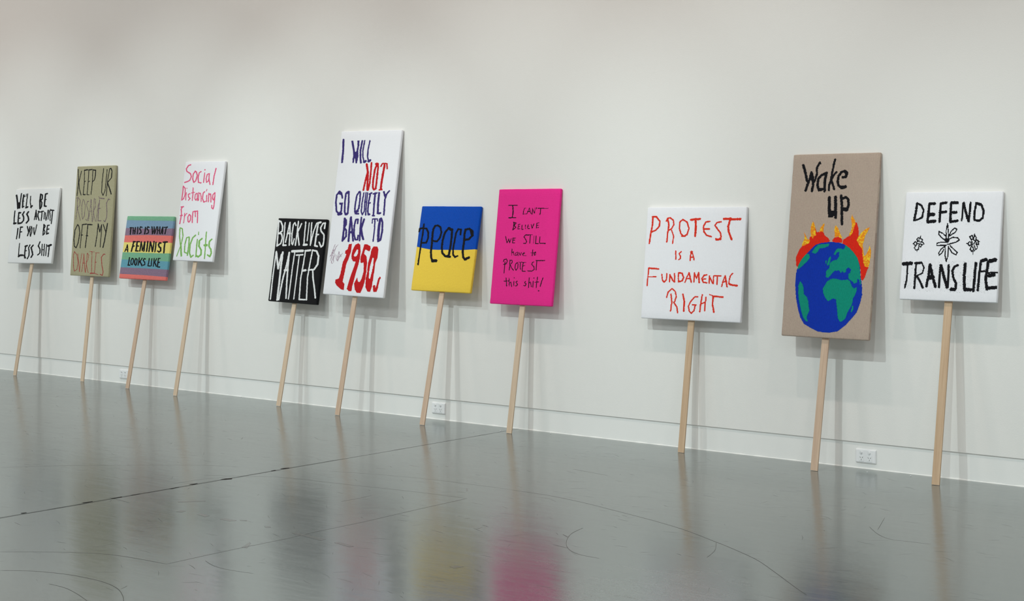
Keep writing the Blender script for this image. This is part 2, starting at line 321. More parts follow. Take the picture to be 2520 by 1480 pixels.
CW, CH = 3.0, 2.4      # raster cell in mm: about one stitch
def raster(spec, W, H):
    """a knitting chart: which stitches of a W x H mm face carry the contrast yarn"""
    nx, nz = int(W/CW), int(H/CH)
    gx, gz = np.meshgrid((np.arange(nx)+0.5)*CW, (np.arange(nz)+0.5)*CH)
    m = np.zeros((nz, nx), bool)
    rs = np.random.RandomState(len(spec)); jit = rs.uniform(-0.16, 0.10, (nz, nx))
    def inside(P):
        ins = np.zeros((nz, nx), bool); n = len(P)
        for i in range(n):
            x1, z1 = P[i]; x2, z2 = P[(i+1) % n]
            if z1 == z2: continue
            c = ((z1 > gz) != (z2 > gz)) & (gx < (x2-x1)*(gz-z1)/(z2-z1)+x1); ins ^= c
        return ins
    for st in spec.split(';'):
        k, pts = st.split(':'); P = [tuple(float(t) for t in a.split(',')) for a in pts.split()]
        if k == 'P': m |= inside(P); continue
        if k == 'H': m &= ~inside(P); continue
        wx, wz = [max(float(t)/2, q) for t, q in zip(k.split('/'), (CW*0.56, CH*0.56))]
        for (x1, z1), (x2, z2) in zip(P[:-1], P[1:]):
            dx, dz = (x2-x1)/wx, (z2-z1)/wz; L2 = dx*dx+dz*dz or 1e-9
            ux, uz = (gx-x1)/wx, (gz-z1)/wz
            t = np.clip((ux*dx+uz*dz)/L2, 0, 1)
            m |= (ux-t*dx)**2+(uz-t*dz)**2 < (1+jit)**2
    return m
def pieces(m, gap=1, small=14):
    """split a chart into its separate letters or patches; crumbs join the nearest one"""
    nz, nx = m.shape; d = m.copy()
    for _ in range(gap):
        e = d.copy(); e[1:] |= d[:-1]; e[:-1] |= d[1:]; e[:, 1:] |= d[:, :-1]; e[:, :-1] |= d[:, 1:]; d = e
    lab = np.zeros(m.shape, int); n = 0; cent = []
    for j, i in zip(*np.where(d)):
        if lab[j, i]: continue
        n += 1; st = [(j, i)]; lab[j, i] = n
        while st:
            a, b = st.pop()
            for q, r in ((a+1, b), (a-1, b), (a, b+1), (a, b-1)):
                if 0 <= q < nz and 0 <= r < nx and d[q, r] and not lab[q, r]: lab[q, r] = n; st.append((q, r))
    ms = [m & (lab == t) for t in range(1, n+1)]
    big = [a for a in ms if a.sum() >= small] or ms[:1]
    cs = [np.argwhere(a).mean(0) for a in big]
    for a in ms:
        if 0 < a.sum() < small:
            c = np.argwhere(a).mean(0); t = min(range(len(cs)), key=lambda q: ((cs[q]-c)**2).sum()); big[t] = big[t] | a
    return sorted(big, key=lambda a: np.argwhere(a)[:, 1].mean())
def stitches(name, m, yf, W, mat, parent, label=None, kind=None, lift=0.0009, sz=1.0):
    """mesh of the marked stitches, each row run a low pad standing proud of the ground"""
    v = []; f = []; x0 = -W/2000
    for j in range(m.shape[0]):
        row = np.concatenate(([0], m[j].astype(int), [0])); d = np.diff(row)
        for a, b in zip(np.where(d == 1)[0], np.where(d == -1)[0]):
            e = (1-sz)*CW/2000
            xa, xb = x0+a*CW/1000+e, x0+b*CW/1000-e; za, zb = j*CH/1000+(1-sz)*CH/2000, (j+sz)*CH/1000
            i = len(v); y = yf - lift; s = 0.0004
            v += [(xa, yf, za), (xb, yf, za), (xb, yf, zb), (xa, yf, zb), (xa+s, y, za), (xb-s, y, za), (xb-s, y, zb), (xa+s, y, zb)]
            f += [(i+4, i+5, i+6, i+7), (i, i+1, i+5, i+4), (i+1, i+2, i+6, i+5), (i+2, i+3, i+7, i+6), (i+3, i, i+4, i+7)]
    if not f: return None
    o = obj(name, pymesh(name, v, f), mat, parent)
    if label: o['label'] = label
    if kind: o['kind'] = kind
    return o
TH = 0.022; OFF = 0.02
def make_sign(s):
    W, H = s['W'], s['H']; th = R(s['lean'])
    t = bpy.data.objects.new('protest_sign', None); C.objects.link(t)
    t.location = (s['u'], -s['v'], 0); t.rotation_euler = (-th, 0, 0)
    tag(t, s['label'], 'sign', 'knitted protest signs leaning on the gallery wall')
    # frame of the board: lower left corner region, rolled by the tilt the photo shows
    ctr = Vector((s['cx'], -OFF*math.cos(th) + TH/2, s['cz'] - OFF*math.sin(th)))
    rot = Matrix.Rotation(R(-s['roll']), 3, 'Y'); low = ctr + rot @ Vector((0, 0, -H/2000))
    kw = dict(parent=t)
    def put(o):
        if o: o.location = low; o.rotation_euler = (0, R(-s['roll']), 0)
        return o
    if s['bands']:
        cols, lines = s['bands']
        LN = [[tuple(float(q) for q in a.split(',')) for a in l.split()] for l in lines]
        def fz(P):
            xs = [p[0]/1000 - W/2000 for p in P]; zs = [p[1]/1000 for p in P]
            return lambda x: float(np.interp(x, xs, zs))
        F = [lambda x: H/1000] + [fz(P) for P in LN] + [lambda x: 0.0]
        nm = {'mint': 'mint green', 'sky': 'pale blue', 'mauve': 'dusty purple', 'coral': 'coral pink', 'yellow': 'soft yellow', 'teal': 'teal blue', 'blue': 'cobalt blue', 'yellow_deep': 'corn yellow'}
        for i, cn in enumerate(cols):
            put(cover('stripe', W/1000, H/1000, TH, F[i+1], F[i], i == len(cols)-1, i == 0, K[cn], t, nm[cn]+' knitted band'))
    else:
        put(cover('knitted_cover', W/1000, H/1000, TH, lambda x: 0.0, lambda x: H/1000, True, True, K[s['base']], t))
    yf = -TH/2; used = None; masks = [(col, raster(sp, W, H)) for col, sp in s['art']]
    flat = [True]*len(masks); final = []
    top = np.zeros_like(masks[0][1])
    for col, m in reversed(masks):
        final.append((col, m & ~top)); top |= m
    pname = {'flame_red': ('flame', 'red flame'), 'flame_orange': ('flame_tip', 'orange and yellow flame tip'), 'globe_blue': ('ocean', 'blue ocean of the globe'), 'globe_green': ('land', 'green land of the globe')}
    for col, m in reversed(final):
        nm_, lb = pname.get(col.split(':')[0], ('letter', s['lab'].get(col)))
        if ':' in col: col, nm_ = col.split(':')
        mat = K['offwhite'] if col == 'white' else K[col]
        for pm in pieces(m, 5 if nm_ == 'flower' else (2 if 'thin' in col else 6 if 'pale' in col else 1), 40 if nm_ == 'flower' else 14): put(stitches(nm_, pm, yf, W, mat, t, lb))
    for col, dens, boxes in s['stray']:          # loose ends of the contrast yarn showing between the letters
        rs = np.random.RandomState(int(W)); m = np.zeros_like(top)
        for (xa, xb, za, zb) in boxes:
            ja, jb, ia, ib = int(za*m.shape[0]), int(zb*m.shape[0]), int(xa*m.shape[1]), int(xb*m.shape[1])
            m[ja:jb, ia:ib] |= rs.rand(jb-ja, ib-ia) < dens
        put(stitches('stray_yarn', m & ~top, yf, W, K[col], t, None, 'stuff', 0.0006, s.get('ssz', 0.5)))
    # timber pole, sawn square, so it stands on the rear edge of its foot
    L = s['ptz'] + 0.12; w_, d_ = s['pw'], 0.010; b = math.atan2(s['pt'], s['ptz'])
    ch = 0.0012; prof = [(-w_/2+ch, 0), (w_/2-ch, 0), (w_/2, ch), (w_/2, d_-ch), (w_/2-ch, d_), (-w_/2+ch, d_), (-w_/2, d_-ch), (-w_/2, ch)]
    v = []; n = len(prof)
    for (x, y) in prof: v.append((x, y, d_*math.tan(th) + w_/2*math.tan(abs(b)) + 0.0002))
    for (x, y) in prof: v.append((x, y, L))
    f = [tuple(range(n)), tuple(reversed(range(n, 2*n)))] + [(i, n+i, n+(i+1) % n, (i+1) % n) for i in range(n)]
    me = pymesh('pole', v, f); bm = bmesh.new(); bm.from_mesh(me); bmesh.ops.recalc_face_normals(bm, faces=bm.faces); bm.to_mesh(me); bm.free()
    o = obj('pole', me, WOOD[s['wood']], t, (0, 0.0, 0), (0, b, 0))
    return t
SIGNS = [
 dict(u=-11.027, v=0.232, W=635, H=629, lean=8.17, cx=0.0301, cz=1.2508, roll=0.64, pt=0.0447, ptz=0.927, pw=0.04,
  label='white knitted sign with four lines of rough black words, far left end of the row', base='offwhite', lab={}, wood=0, ssz=0.5, stray=[],
  bands=None,
  art=[('black', '25.1/14.4:18,577 39,533 62,465;23.2/13.4:60,473 67,511 85,468;17.7/10.2:87,468 86,522 89,591;23.2/13.4:125,577 122,528 129,473;21.4/12.3:125,577 139,565;14.0/8.1:123,522 138,525;17.7/10.2:129,476 147,479;10.3/5.9:163,585 161,564;15.8/9.1:182,585 180,534 181,466;25.1/14.4:181,468 204,474;14.0/8.1:230,566 234,512 259,466;25.1/14.4:253,473 268,482;23.2/13.4:373,578 373,518 388,456;19.5/11.3:373,578 400,571 403,540 384,526 404,507 406,475 388,456;21.4/12.3:442,578 443,524 446,481;21.4/12.3:442,578 467,582;14.0/8.1:442,529 462,534;23.2/13.4:446,479 472,476'),
   ('black', '17.7/10.2:22,443 24,386 31,337;30.6/17.6:31,335 55,338;21.4/12.3:84,424 86,376 91,335;25.1/14.4:86,427 110,426;19.5/11.3:89,378 110,381;26.9/15.5:93,335 128,338;21.4/12.3:160,433 143,411 165,387 167,360 143,341;23.2/13.4:225,433 204,414 232,388 242,361 213,339;14.0/8.1:334,445 331,405 324,365;15.8/9.1:334,445 346,410 352,367;26.9/15.5:333,393 348,394;17.7/10.2:379,435 367,410 372,389 394,360;14.0/8.1:365,436 386,429;15.8/9.1:422,435 426,389 424,358;17.7/10.2:400,429 440,435;14.0/8.1:460,427 460,400 464,369;12.2/7.0:473,422 482,390 493,358;12.2/7.0:493,358 504,401 503,443;12.2/7.0:517,444 522,401 521,366;12.2/7.0:540,449 533,428 548,396 548,369 555,354;15.8/9.1:573,436 573,391 575,330;19.5/11.3:544,443 588,439'),
   ('black', '17.7/10.2:99,293 99,247 95,205;17.7/10.2:136,304 134,258 136,211;21.4/12.3:134,302 163,304;19.5/11.3:136,261 158,264;17.7/10.2:235,308 260,265;17.7/10.2:273,308 265,265 253,231;14.0/8.1:298,308 282,271 295,226 308,255 308,293 294,308;19.5/11.3:292,239 297,229;15.8/9.1:332,298 339,261 352,240;14.0/8.1:352,240 363,283 369,322;15.8/9.1:471,324 472,284 475,234;15.8/9.1:471,324 493,311 477,284 499,263 493,245 474,237;17.7/10.2:525,316 523,279 525,243;15.8/9.1:526,314 548,317;19.5/11.3:525,282 547,285;21.4/12.3:526,245 549,251'),
   ('black', '14.0/8.1:150,166 151,116 157,51;26.9/15.5:159,57 183,67 213,66;19.5/11.3:244,144 242,97 248,45;25.1/14.4:238,141 265,147;15.8/9.1:241,102 263,105;25.1/14.4:237,65 259,45;17.7/10.2:305,153 289,129 304,98 308,62 290,38;21.4/12.3:351,151 327,130 347,99 361,73 343,50;17.7/10.2:444,179 427,145 457,117 463,86 434,70;14.0/8.1:481,159 485,112 492,66;14.0/8.1:513,159 517,113 521,64;14.0/8.1:487,112 516,115;14.0/8.1:545,157 546,113 549,64;15.8/9.1:584,150 585,104 585,57;30.6/17.6:567,145 604,153')]),
 dict(u=-10.215, v=0.143, W=513, H=884, lean=4.41, cx=0.0315, cz=1.2831, roll=-0.13, pt=0.0418, ptz=0.835, pw=0.04,
  label='tall olive green knitted sign with thin black, mauve and red words', base='olive', lab={'black': 'black words', 'purple_thin': 'thin mauve word', 'red_thin': 'thin red word'}, wood=0, ssz=0.5, stray=[('black', 0.01, [(0.05, 0.95, 0.7, 0.98)])],
  bands=None,
  art=[('black', '10.2/6.1:17,861 34,759 25,646;9.1/5.5:64,846 38,755;10.2/6.1:38,755 53,697 79,651;9.1/5.5:104,849 112,757 109,655;15.9/9.5:105,851 144,855;9.1/5.5:112,757 127,763;14.8/8.9:110,654 134,654;9.1/5.5:164,848 164,756 161,655;14.8/8.9:162,853 205,856;9.1/5.5:164,756 183,762;10.2/6.1:159,653 187,653;9.1/5.5:217,850 221,756 214,654;11.4/6.8:221,853 255,846 256,809 247,772 221,756;13.7/8.2:223,852 251,850;9.1/5.5:360,862 351,753 352,673 375,645 398,685 404,773 406,853;9.1/5.5:439,852 422,766 417,641;11.4/6.8:439,856 455,862 472,838 470,785 424,749;13.7/8.2:424,745 452,705 480,657'),
   ('purple_thin', '4.6/2.7:35,629 40,540 30,454;4.6/2.7:18,626 41,632 72,608 71,567 43,547;4.6/2.7:43,543 69,492 94,444;4.6/2.7:112,614 98,567 110,485 123,454 144,484 146,566 124,611 109,616;4.6/2.7:194,600 171,600 163,566 191,525 202,484 186,443 165,454;4.6/2.7:220,617 214,525 201,443;4.6/2.7:220,617 237,525 254,433;4.6/2.7:209,520 241,519;4.6/2.7:260,620 265,525 259,436;4.6/2.7:259,623 280,613 285,552 260,521;4.6/2.7:260,518 277,477 298,439;4.6/2.7:320,585 313,504 310,439;6.8/4.1:322,637 322,634;6.8/4.1:334,612 328,524 330,443;9.1/5.5:327,626 395,619;9.1/5.5:325,543 348,543;8.0/4.8:330,443 371,444;6.8/4.1:469,611 451,618 427,584 440,523 441,469 423,436 405,446'),
   ('black', '11.4/6.8:61,413 29,368 22,292 35,237 60,223 84,265 97,347 80,396 61,413;9.1/5.5:125,409 119,313 115,223;13.7/8.2:124,411 181,417;10.2/6.1:115,328 138,328;11.4/6.8:199,409 193,313 184,227;14.8/8.9:196,414 254,412;13.7/8.2:186,323 207,323;10.2/6.1:335,419 331,334 317,238;11.4/6.8:335,419 365,354;10.2/6.1:365,354 381,412;9.1/5.5:383,412 385,334 382,235;10.2/6.1:403,415 444,354;13.7/8.2:458,422 445,347 433,279 419,232'),
   ('red_thin', '6.8/4.1:40,192 30,160 42,70 58,35 91,50 102,105 78,168 42,192;5.7/3.4:88,178 111,99 128,33;5.7/3.4:128,33 131,106 144,179;5.7/3.4:171,179 167,99 157,33;6.8/4.1:171,179 188,99 204,30;8.0/4.8:161,103 190,103;5.7/3.4:217,182 213,100 210,30;5.7/3.4:217,184 237,169 232,134 207,100;5.7/3.4:213,96 229,58 247,27;5.7/3.4:279,197 283,107 290,31;5.7/3.4:247,198 310,195;13.7/8.2:275,24 320,25;5.7/3.4:334,187 329,108 331,25;5.7/3.4:323,189 379,189;6.8/4.1:326,113 346,113;6.8/4.1:331,24 377,17;9.1/5.5:454,177 437,181 406,153 422,88 443,40 435,11 405,19')]),
 dict(u=-9.525, v=0.219, W=580, H=491, lean=9.03, cx=0.0373, cz=1.0878, roll=-0.39, pt=0.0439, ptz=0.839, pw=0.04,
  label='striped pastel rainbow knitted sign with bold black words', base=None, lab={}, wood=1, ssz=0.5, stray=[],
  bands=(['mint', 'sky', 'mauve', 'coral', 'yellow', 'mint', 'teal', 'mauve', 'coral'], ['5,458 294,457 584,457', '2,396 308,393 586,399', '2,337 287,344 588,343', '3,283 590,289', '8,205 479,206 586,208', '1,148 364,148 584,146', '2,86 314,86 589,84', '3,35 326,33 590,28']),
  art=[('black', '16.1/10.1:69,398 68,376 71,347;14.7/9.2:57,398 82,400;14.7/9.2:97,400 101,376 105,351;16.1/10.1:125,400 125,376 126,352;13.4/8.4:101,374 127,376;16.1/10.1:153,404 157,380 158,353;14.7/9.2:206,404 185,406 179,390 198,378 203,360 181,354;17.5/11.0:251,403 252,380 250,353;14.7/9.2:296,404 276,408 272,390 293,380 295,360 272,354;14.7/9.2:329,409 340,380 346,354;12.0/7.5:348,354 359,384 356,409;13.4/8.4:356,409 366,380 371,356;13.4/8.4:373,356 382,384 387,409;13.4/8.4:401,409 404,380 404,355;14.7/9.2:428,409 430,380 432,356;12.0/7.5:407,380 430,380;13.4/8.4:462,408 455,380 448,355;14.7/9.2:462,408 468,380 470,356;12.0/7.5:455,370 470,370;14.7/9.2:504,407 503,380 499,356;14.7/9.2:481,406 519,408'),
   ('black', '13.4/8.4:52,263 46,241 31,211;14.7/9.2:52,263 62,237 68,210;12.0/7.5:47,224 65,225;18.9/11.9:127,288 122,253 113,215;17.5/11.0:122,290 145,290;16.1/10.1:120,254 140,256;20.3/12.7:170,288 172,250 168,219;17.5/11.0:166,290 199,291;16.1/10.1:171,256 194,257;17.5/11.0:168,218 197,218;17.5/11.0:222,290 221,250 219,217;14.7/9.2:222,290 240,254 249,222;13.4/8.4:249,220 259,254 261,291;17.5/11.0:267,291 270,250 269,218;18.9/11.9:302,293 304,255 303,218;17.5/11.0:335,291 334,251 333,218;18.9/11.9:335,291 359,255 374,219;16.1/10.1:379,296 380,255 377,218;16.1/10.1:404,290 408,251 406,217;18.9/11.9:466,285 448,287 439,272 449,256 470,248 475,226 458,216 439,223;18.9/11.9:514,292 513,252 517,212;18.9/11.9:495,292 540,295'),
   ('black', '14.7/9.2:101,164 100,135 96,106;14.7/9.2:97,104 120,106;13.4/8.4:134,160 125,139 130,115 146,109 156,127 153,156 134,160;14.7/9.2:180,159 171,140 176,115 192,106 201,124 200,152 180,159;14.7/9.2:223,165 224,136 221,108;13.4/8.4:260,163 235,132;16.1/10.1:236,138 253,124 270,106;13.4/8.4:302,158 287,162 277,147 300,131 304,114 283,110;13.4/8.4:349,163 348,134 344,108;13.4/8.4:345,106 371,106;13.4/8.4:381,163 381,134 385,108;13.4/8.4:409,165 411,134 411,106;13.4/8.4:439,165 419,132;14.7/9.2:419,138 433,122 446,106;14.7/9.2:460,165 460,135 462,105;13.4/8.4:459,166 479,167;13.4/8.4:460,136 479,137;16.1/10.1:466,102 489,101')]),
 dict(u=-8.87, v=0.28, W=458, H=748, lean=8.89, cx=0.0375, cz=1.3713, roll=-0.6, pt=0.0424, ptz=0.993, pw=0.04,
  label='narrow white knitted sign with pink words above one green word', base='white', lab={'pink': 'pink words', 'green': 'green word'}, wood=0, ssz=0.5, stray=[],
  bands=None,
  art=[('pink', '13.5/8.8:66,724 42,719 20,695 30,675 76,657 92,634 81,607 52,596 22,590;13.5/8.8:131,674 110,654 112,613 130,590 150,601 160,642 145,668 126,674;13.5/8.8:198,671 178,662 172,624 184,590 215,586;11.7/7.6:242,661 242,630 243,589;11.7/7.6:240,686 240,682;11.7/7.6:299,655 274,650 267,618 277,589 297,600 299,641;12.6/8.2:295,652 301,612 320,574;13.5/8.8:366,693 355,640 353,573'),
   ('pink', '12.6/8.2:12,561 16,509 15,456;11.7/7.6:12,561 39,544 46,497 34,465 15,456;10.8/7.0:58,512 58,480 63,457;9.9/6.5:58,546 58,544;11.7/7.6:103,504 84,500 90,480 110,468 95,455;11.7/7.6:130,548 138,497 140,453;9.9/6.5:120,510 154,514;10.8/7.0:184,508 166,500 166,468 183,454 194,474;10.8/7.0:187,507 194,474 203,452;10.8/7.0:204,513 208,480 211,454;10.8/7.0:206,503 223,508 236,485 244,446;12.6/8.2:269,519 254,508 255,468 276,440 294,448;10.8/7.0:299,493 303,468 308,444;8.2/5.3:292,537 288,523;11.7/7.6:320,507 324,474 328,444;11.7/7.6:322,497 341,503 351,474 356,441;11.7/7.6:385,510 369,497 369,468 383,457 391,480;11.7/7.6:389,512 395,462 397,417 392,391 374,399 372,418'),
   ('pink', '12.6/8.2:34,403 23,386 35,346 31,305 29,278;14.4/9.3:20,403 46,406;9.1/5.9:20,337 48,340;9.9/6.5:70,356 74,317 72,283;9.9/6.5:72,329 85,349 98,355;12.6/8.2:126,348 114,329 120,297 134,289 148,306 144,338 126,348;12.6/8.2:165,368 167,323 173,287;11.7/7.6:165,367 188,374 201,332;12.6/8.2:193,370 217,375 226,330 233,286'),
   ('green', '12.6/8.2:38,243 47,178 71,114;12.6/8.2:39,245 66,240 86,184 77,120;9.9/6.5:72,108 56,68 43,31;18.8/12.2:76,111 96,36;13.5/8.8:157,178 131,172 121,121 127,63 159,57;15.3/9.9:161,176 168,122 167,42;15.3/9.9:231,193 202,174 182,122 187,59 210,29 232,43;13.5/8.8:258,162 260,106 266,34;9.9/6.5:261,218 264,198;18.8/12.2:309,169 282,152 286,112 318,84 321,50 293,33 271,42;12.6/8.2:350,219 354,165 362,96 367,22;27.7/18.0:349,120 371,122;17.0/11.1:421,167 397,148 400,114 426,92 436,64 424,39 397,50')]),
 dict(u=-7.833, v=0.205, W=499, H=591, lean=8.52, cx=0.0531, cz=1.0175, roll=-1.07, pt=0.0484, ptz=0.719, pw=0.04,
  label='black knitted sign with tall white letters, just left of the tallest white sign', base='black_wool', lab={}, wood=0, ssz=0.5, stray=[],
  bands=None,
  art=[('white', '14.4/10.0:10,571 17,484 23,391;15.9/11.0:10,572 33,566 57,534 59,499 22,479;14.4/10.0:21,482 56,479 69,450 60,411 23,391;12.9/8.9:77,559 82,499 86,401;18.9/13.1:85,399 114,400;13.7/9.4:128,562 118,499 107,421;13.7/9.4:128,562 141,489 149,401;20.4/14.1:121,486 142,486;12.9/8.9:193,542 179,562 165,548 163,484 171,416 183,406 193,448;13.7/9.4:213,571 215,489 212,403;13.7/9.4:249,556 223,504 218,494;13.7/9.4:221,494 234,450 250,406;12.1/8.4:289,569 292,489 298,409;21.9/15.2:296,408 325,410;10.6/7.4:325,563 326,499 326,437;12.9/8.9:350,565 356,499 364,407;12.9/8.9:364,417 379,504 400,562;15.9/11.0:415,560 411,484 409,405;18.9/13.1:412,564 439,570;15.9/11.0:411,482 430,484;18.9/13.1:409,407 432,402;14.4/10.0:484,528 486,566 463,563 445,532 454,508 487,484 493,441 488,409 472,399 447,431'),
   ('white', '13.7/9.4:24,352 22,273 20,166 24,14;18.9/13.1:25,347 65,232;18.9/13.1:92,350 91,255 94,138 95,13;15.9/11.0:65,232 81,333;15.9/11.0:159,350 147,256 127,168 110,15;15.9/11.0:160,347 164,241 172,135 184,29;23.5/16.2:136,224 164,226;12.1/8.4:215,353 211,256 211,136 209,26;26.5/18.3:189,359 293,366;11.4/7.9:265,330 264,233 263,123 263,28;15.9/11.0:235,334 299,339;12.9/8.9:322,361 316,268 308,172 318,29;20.4/14.1:322,367 368,373;21.9/15.2:319,228 347,233;15.9/11.0:318,28 377,29;12.9/8.9:392,371 380,259 375,182 392,28;17.4/12.0:392,373 433,369 459,336 460,279 430,241 375,235;15.2/10.5:419,236 430,183 458,108 477,47')]),
 dict(u=-7.173, v=0.281, W=568, H=1115, lean=8.15, cx=0.0609, cz=1.352, roll=-0.98, pt=0.0536, ptz=0.787, pw=0.04,
  label='tallest white knitted sign with violet and red words ending in 1950s', base='white', lab={'violet': 'violet words', 'red': 'red words', 'purple_thin': 'thin mauve scribbled word'}, wood=1, ssz=0.5, stray=[('red', 0.01, [(0.3, 0.9, 0.05, 0.42)]), ('violet', 0.012, [(0.1, 0.95, 0.42, 0.66)])],
  bands=None,
  art=[('violet', '20.0/14.3:30,1055 39,982 41,902;P:106,1049 125,1048 145,998 154,972 166,972 171,1010 165,1050 186,1050 188,1014 184,981 192,943 188,914 185,894 172,894 163,922 158,930 154,895 141,897 139,922 141,947 133,981 117,1019;17.7/12.7:212,1045 205,980 212,930 222,897;13.2/9.4:235,1046 228,980 234,938 253,899;23.4/16.8:252,902 265,907;13.2/9.4:284,1046 276,988 278,938 292,907;23.4/16.8:293,906 306,912'),
   ('red', '16.6/11.9:297,838 286,781 275,711;20.0/14.3:279,886 298,834 306,764 312,713;16.0/11.5:323,895 326,834 327,760 320,712;17.7/12.7:374,888 361,846 356,772 361,727 374,715 389,721 389,793 389,863 380,888;25.6/18.4:370,887 381,887;20.0/14.3:446,879 440,813 435,752 436,717;13.2/9.4:413,871 425,890 466,889 474,855;14.3/10.2:424,714 448,715'),
   ('violet', '16.6/11.9:84,657 69,689 49,701 27,676 26,627 42,565 67,549 87,565 86,615;21.1/15.1:69,617 86,618;26.8/19.2:64,545 90,549;29.0/20.8:48,691 63,687;16.6/11.9:139,698 113,685 113,627 122,558 136,545 152,554 149,628 140,694;25.6/18.4:123,691 136,696;23.4/16.8:133,545 145,548;15.4/11.1:242,701 220,677 214,608 217,567 236,567 252,588 253,649 249,694;25.6/18.4:225,563 244,569;15.4/11.1:224,551 255,551;21.1/15.1:237,696 245,696;12.6/9.0:283,693 277,629 278,567 291,545 306,568 302,629 303,693;13.2/9.4:318,693 317,629 321,568 323,543;15.4/11.1:345,684 336,629 339,568 347,546;15.4/11.1:336,685 356,692;15.4/11.1:335,623 352,625;20.0/14.3:351,548 356,549;16.6/11.9:389,691 390,629 395,543;15.4/11.1:374,686 403,692;12.0/8.6:386,540 405,540;18.8/13.5:425,693 426,630 433,557;21.1/15.1:441,557 455,558;17.7/12.7:467,700 485,667;15.4/11.1:516,706 496,687 485,650 491,547'),
   ('violet', '19.7/14.1:130,516 134,441 132,365;16.1/11.6:130,514 146,505 149,475 134,454;17.3/12.4:137,454 157,437 161,395 131,366;19.7/14.1:188,525 186,451 190,365;17.3/12.4:188,525 210,451 233,368;24.4/17.5:190,424 211,426;16.1/11.6:257,486 256,514 236,510 228,468 234,413 252,376 274,377 274,405;16.1/11.6:286,526 287,452 294,372;19.7/14.1:313,514 301,473 296,452;20.9/15.0:296,450 312,406 326,382;12.6/9.0:414,519 420,446 419,370;11.4/8.2:392,491 391,518 435,519 440,506;17.3/12.4:469,524 455,480 457,417 465,371 485,380 493,439 486,497 472,522;22.0/15.8:461,518 459,459 465,382'),
   ('mauve_pale', '0.6/0.4:67,340 55,310 45,283 42,244 36,225;0.6/0.4:94,337 76,321 71,300 61,274;0.6/0.4:39,265 50,281 77,315;0.6/0.4:30,255 35,265;0.6/0.4:56,304 54,266 50,213 62,211;0.6/0.4:67,262 61,232;0.6/0.4:75,277 66,245 71,218;0.6/0.4:85,269 92,246 99,231;0.6/0.4:105,229 105,263 111,293 118,272 116,244 109,228;0.6/0.4:116,244 129,263 146,281;0.6/0.4:128,272 136,259'),
   ('red', 'P:198,345 226,348 226,299 209,244 194,211 188,156 178,91 198,77 197,36 172,39 127,63 109,79 108,102 139,111 149,142 159,222 177,256 185,277 170,281 170,298 191,311;P:239,308 258,342 285,353 305,343 316,293 314,247 307,205 294,159 284,109 274,67 271,30 245,31 225,45 235,87 250,141 270,196 279,229 255,231 237,249 233,278;H:261,283 280,313 290,309 293,288 282,267 265,262 255,271;P:342,348 368,348 399,337 405,320 396,301 369,311 354,311 349,285 375,269 386,228 389,166 385,104 374,63 357,25 322,24 301,44 288,84 302,110 311,126 321,98 339,96 353,120 363,165 360,202 353,227 330,222 323,231 321,264 330,293;P:429,335 464,336 478,317 478,264 463,230 461,168 458,115 456,73 445,36 419,37 397,63 390,125 398,166 395,220 409,278 414,316;H:432,262 444,259 446,209 439,163 431,122 419,122 415,167 419,212;17.3/12.4:520,132 512,122 508,100 503,71;22.0/15.8:503,71 495,46 482,44 475,74')]),
 dict(u=-6.423, v=0.269, W=506, H=552, lean=10.64, cx=0.0325, cz=1.1274, roll=-0.5, pt=0.0303, ptz=0.847, pw=0.04,
  label='half blue, half yellow knitted sign with the black word peace', base=None, lab={}, wood=1, ssz=0.5, stray=[],
  bands=(['blue', 'yellow_deep'], ['0,285 36,279 116,269 173,267 258,269 397,271 508,279']),
  art=[('black', '14.2/10.7:39,433 40,371 37,306 35,168;15.5/11.8:5,384 8,402 33,407 67,404 87,380 92,341 81,312 48,310;15.5/11.8:139,423 161,427 187,415 201,381 194,346 173,322 137,325;18.2/13.8:139,421 127,402 127,354 132,294 133,251 141,217 155,194;26.3/19.9:156,195 187,197;17.6/13.3:290,402 255,407 232,381 220,329 221,287 232,248 260,228 287,233 292,271;17.6/13.3:290,400 293,351 294,288 291,241;19.6/14.8:272,227 301,226;23.6/17.9:259,409 288,398;14.9/11.2:365,370 365,403 340,404 327,381 322,330 319,279 326,237 344,225 364,233;18.2/13.8:405,336 439,341 466,366 463,391 433,408 401,402 398,365;18.2/13.8:400,363 403,314 402,264 412,226 430,211;22.3/16.9:430,212 460,224;23.6/17.9:450,398 465,366')]),
 dict(u=-5.77, v=0.202, W=483, H=713, lean=7.37, cx=0.0236, cz=1.1387, roll=-0.06, pt=0.0255, ptz=0.778, pw=0.04,
  label='hot pink knitted sign with thin black handwriting', base='hotpink', lab={}, wood=0, ssz=0.5, stray=[('black', 0.03, [(0.2, 0.85, 0.58, 0.65), (0.25, 0.8, 0.12, 0.24), (0.2, 0.8, 0.3, 0.4)])],
  bands=None,
  art=[('black', '8.4/6.6:122,609 128,572 125,538;6.3/5.0:87,611 157,613;7.0/5.5:96,534 153,535;5.6/4.4:216,593 211,577 208,557;4.3/3.3:210,557 234,559;3.6/2.8:213,593 227,594;4.9/3.9:254,595 246,577 237,558;4.9/3.9:254,595 263,571 272,558;4.9/3.9:243,574 263,574;4.9/3.9:278,592 279,555;4.9/3.9:277,593 295,563;4.9/3.9:299,595 297,563;4.3/3.3:310,598 309,590;6.3/5.0:343,592 342,571 340,555;5.6/4.4:321,593 366,593;2.2/1.7:371,592 382,592;2.2/1.7:387,592 401,593'),
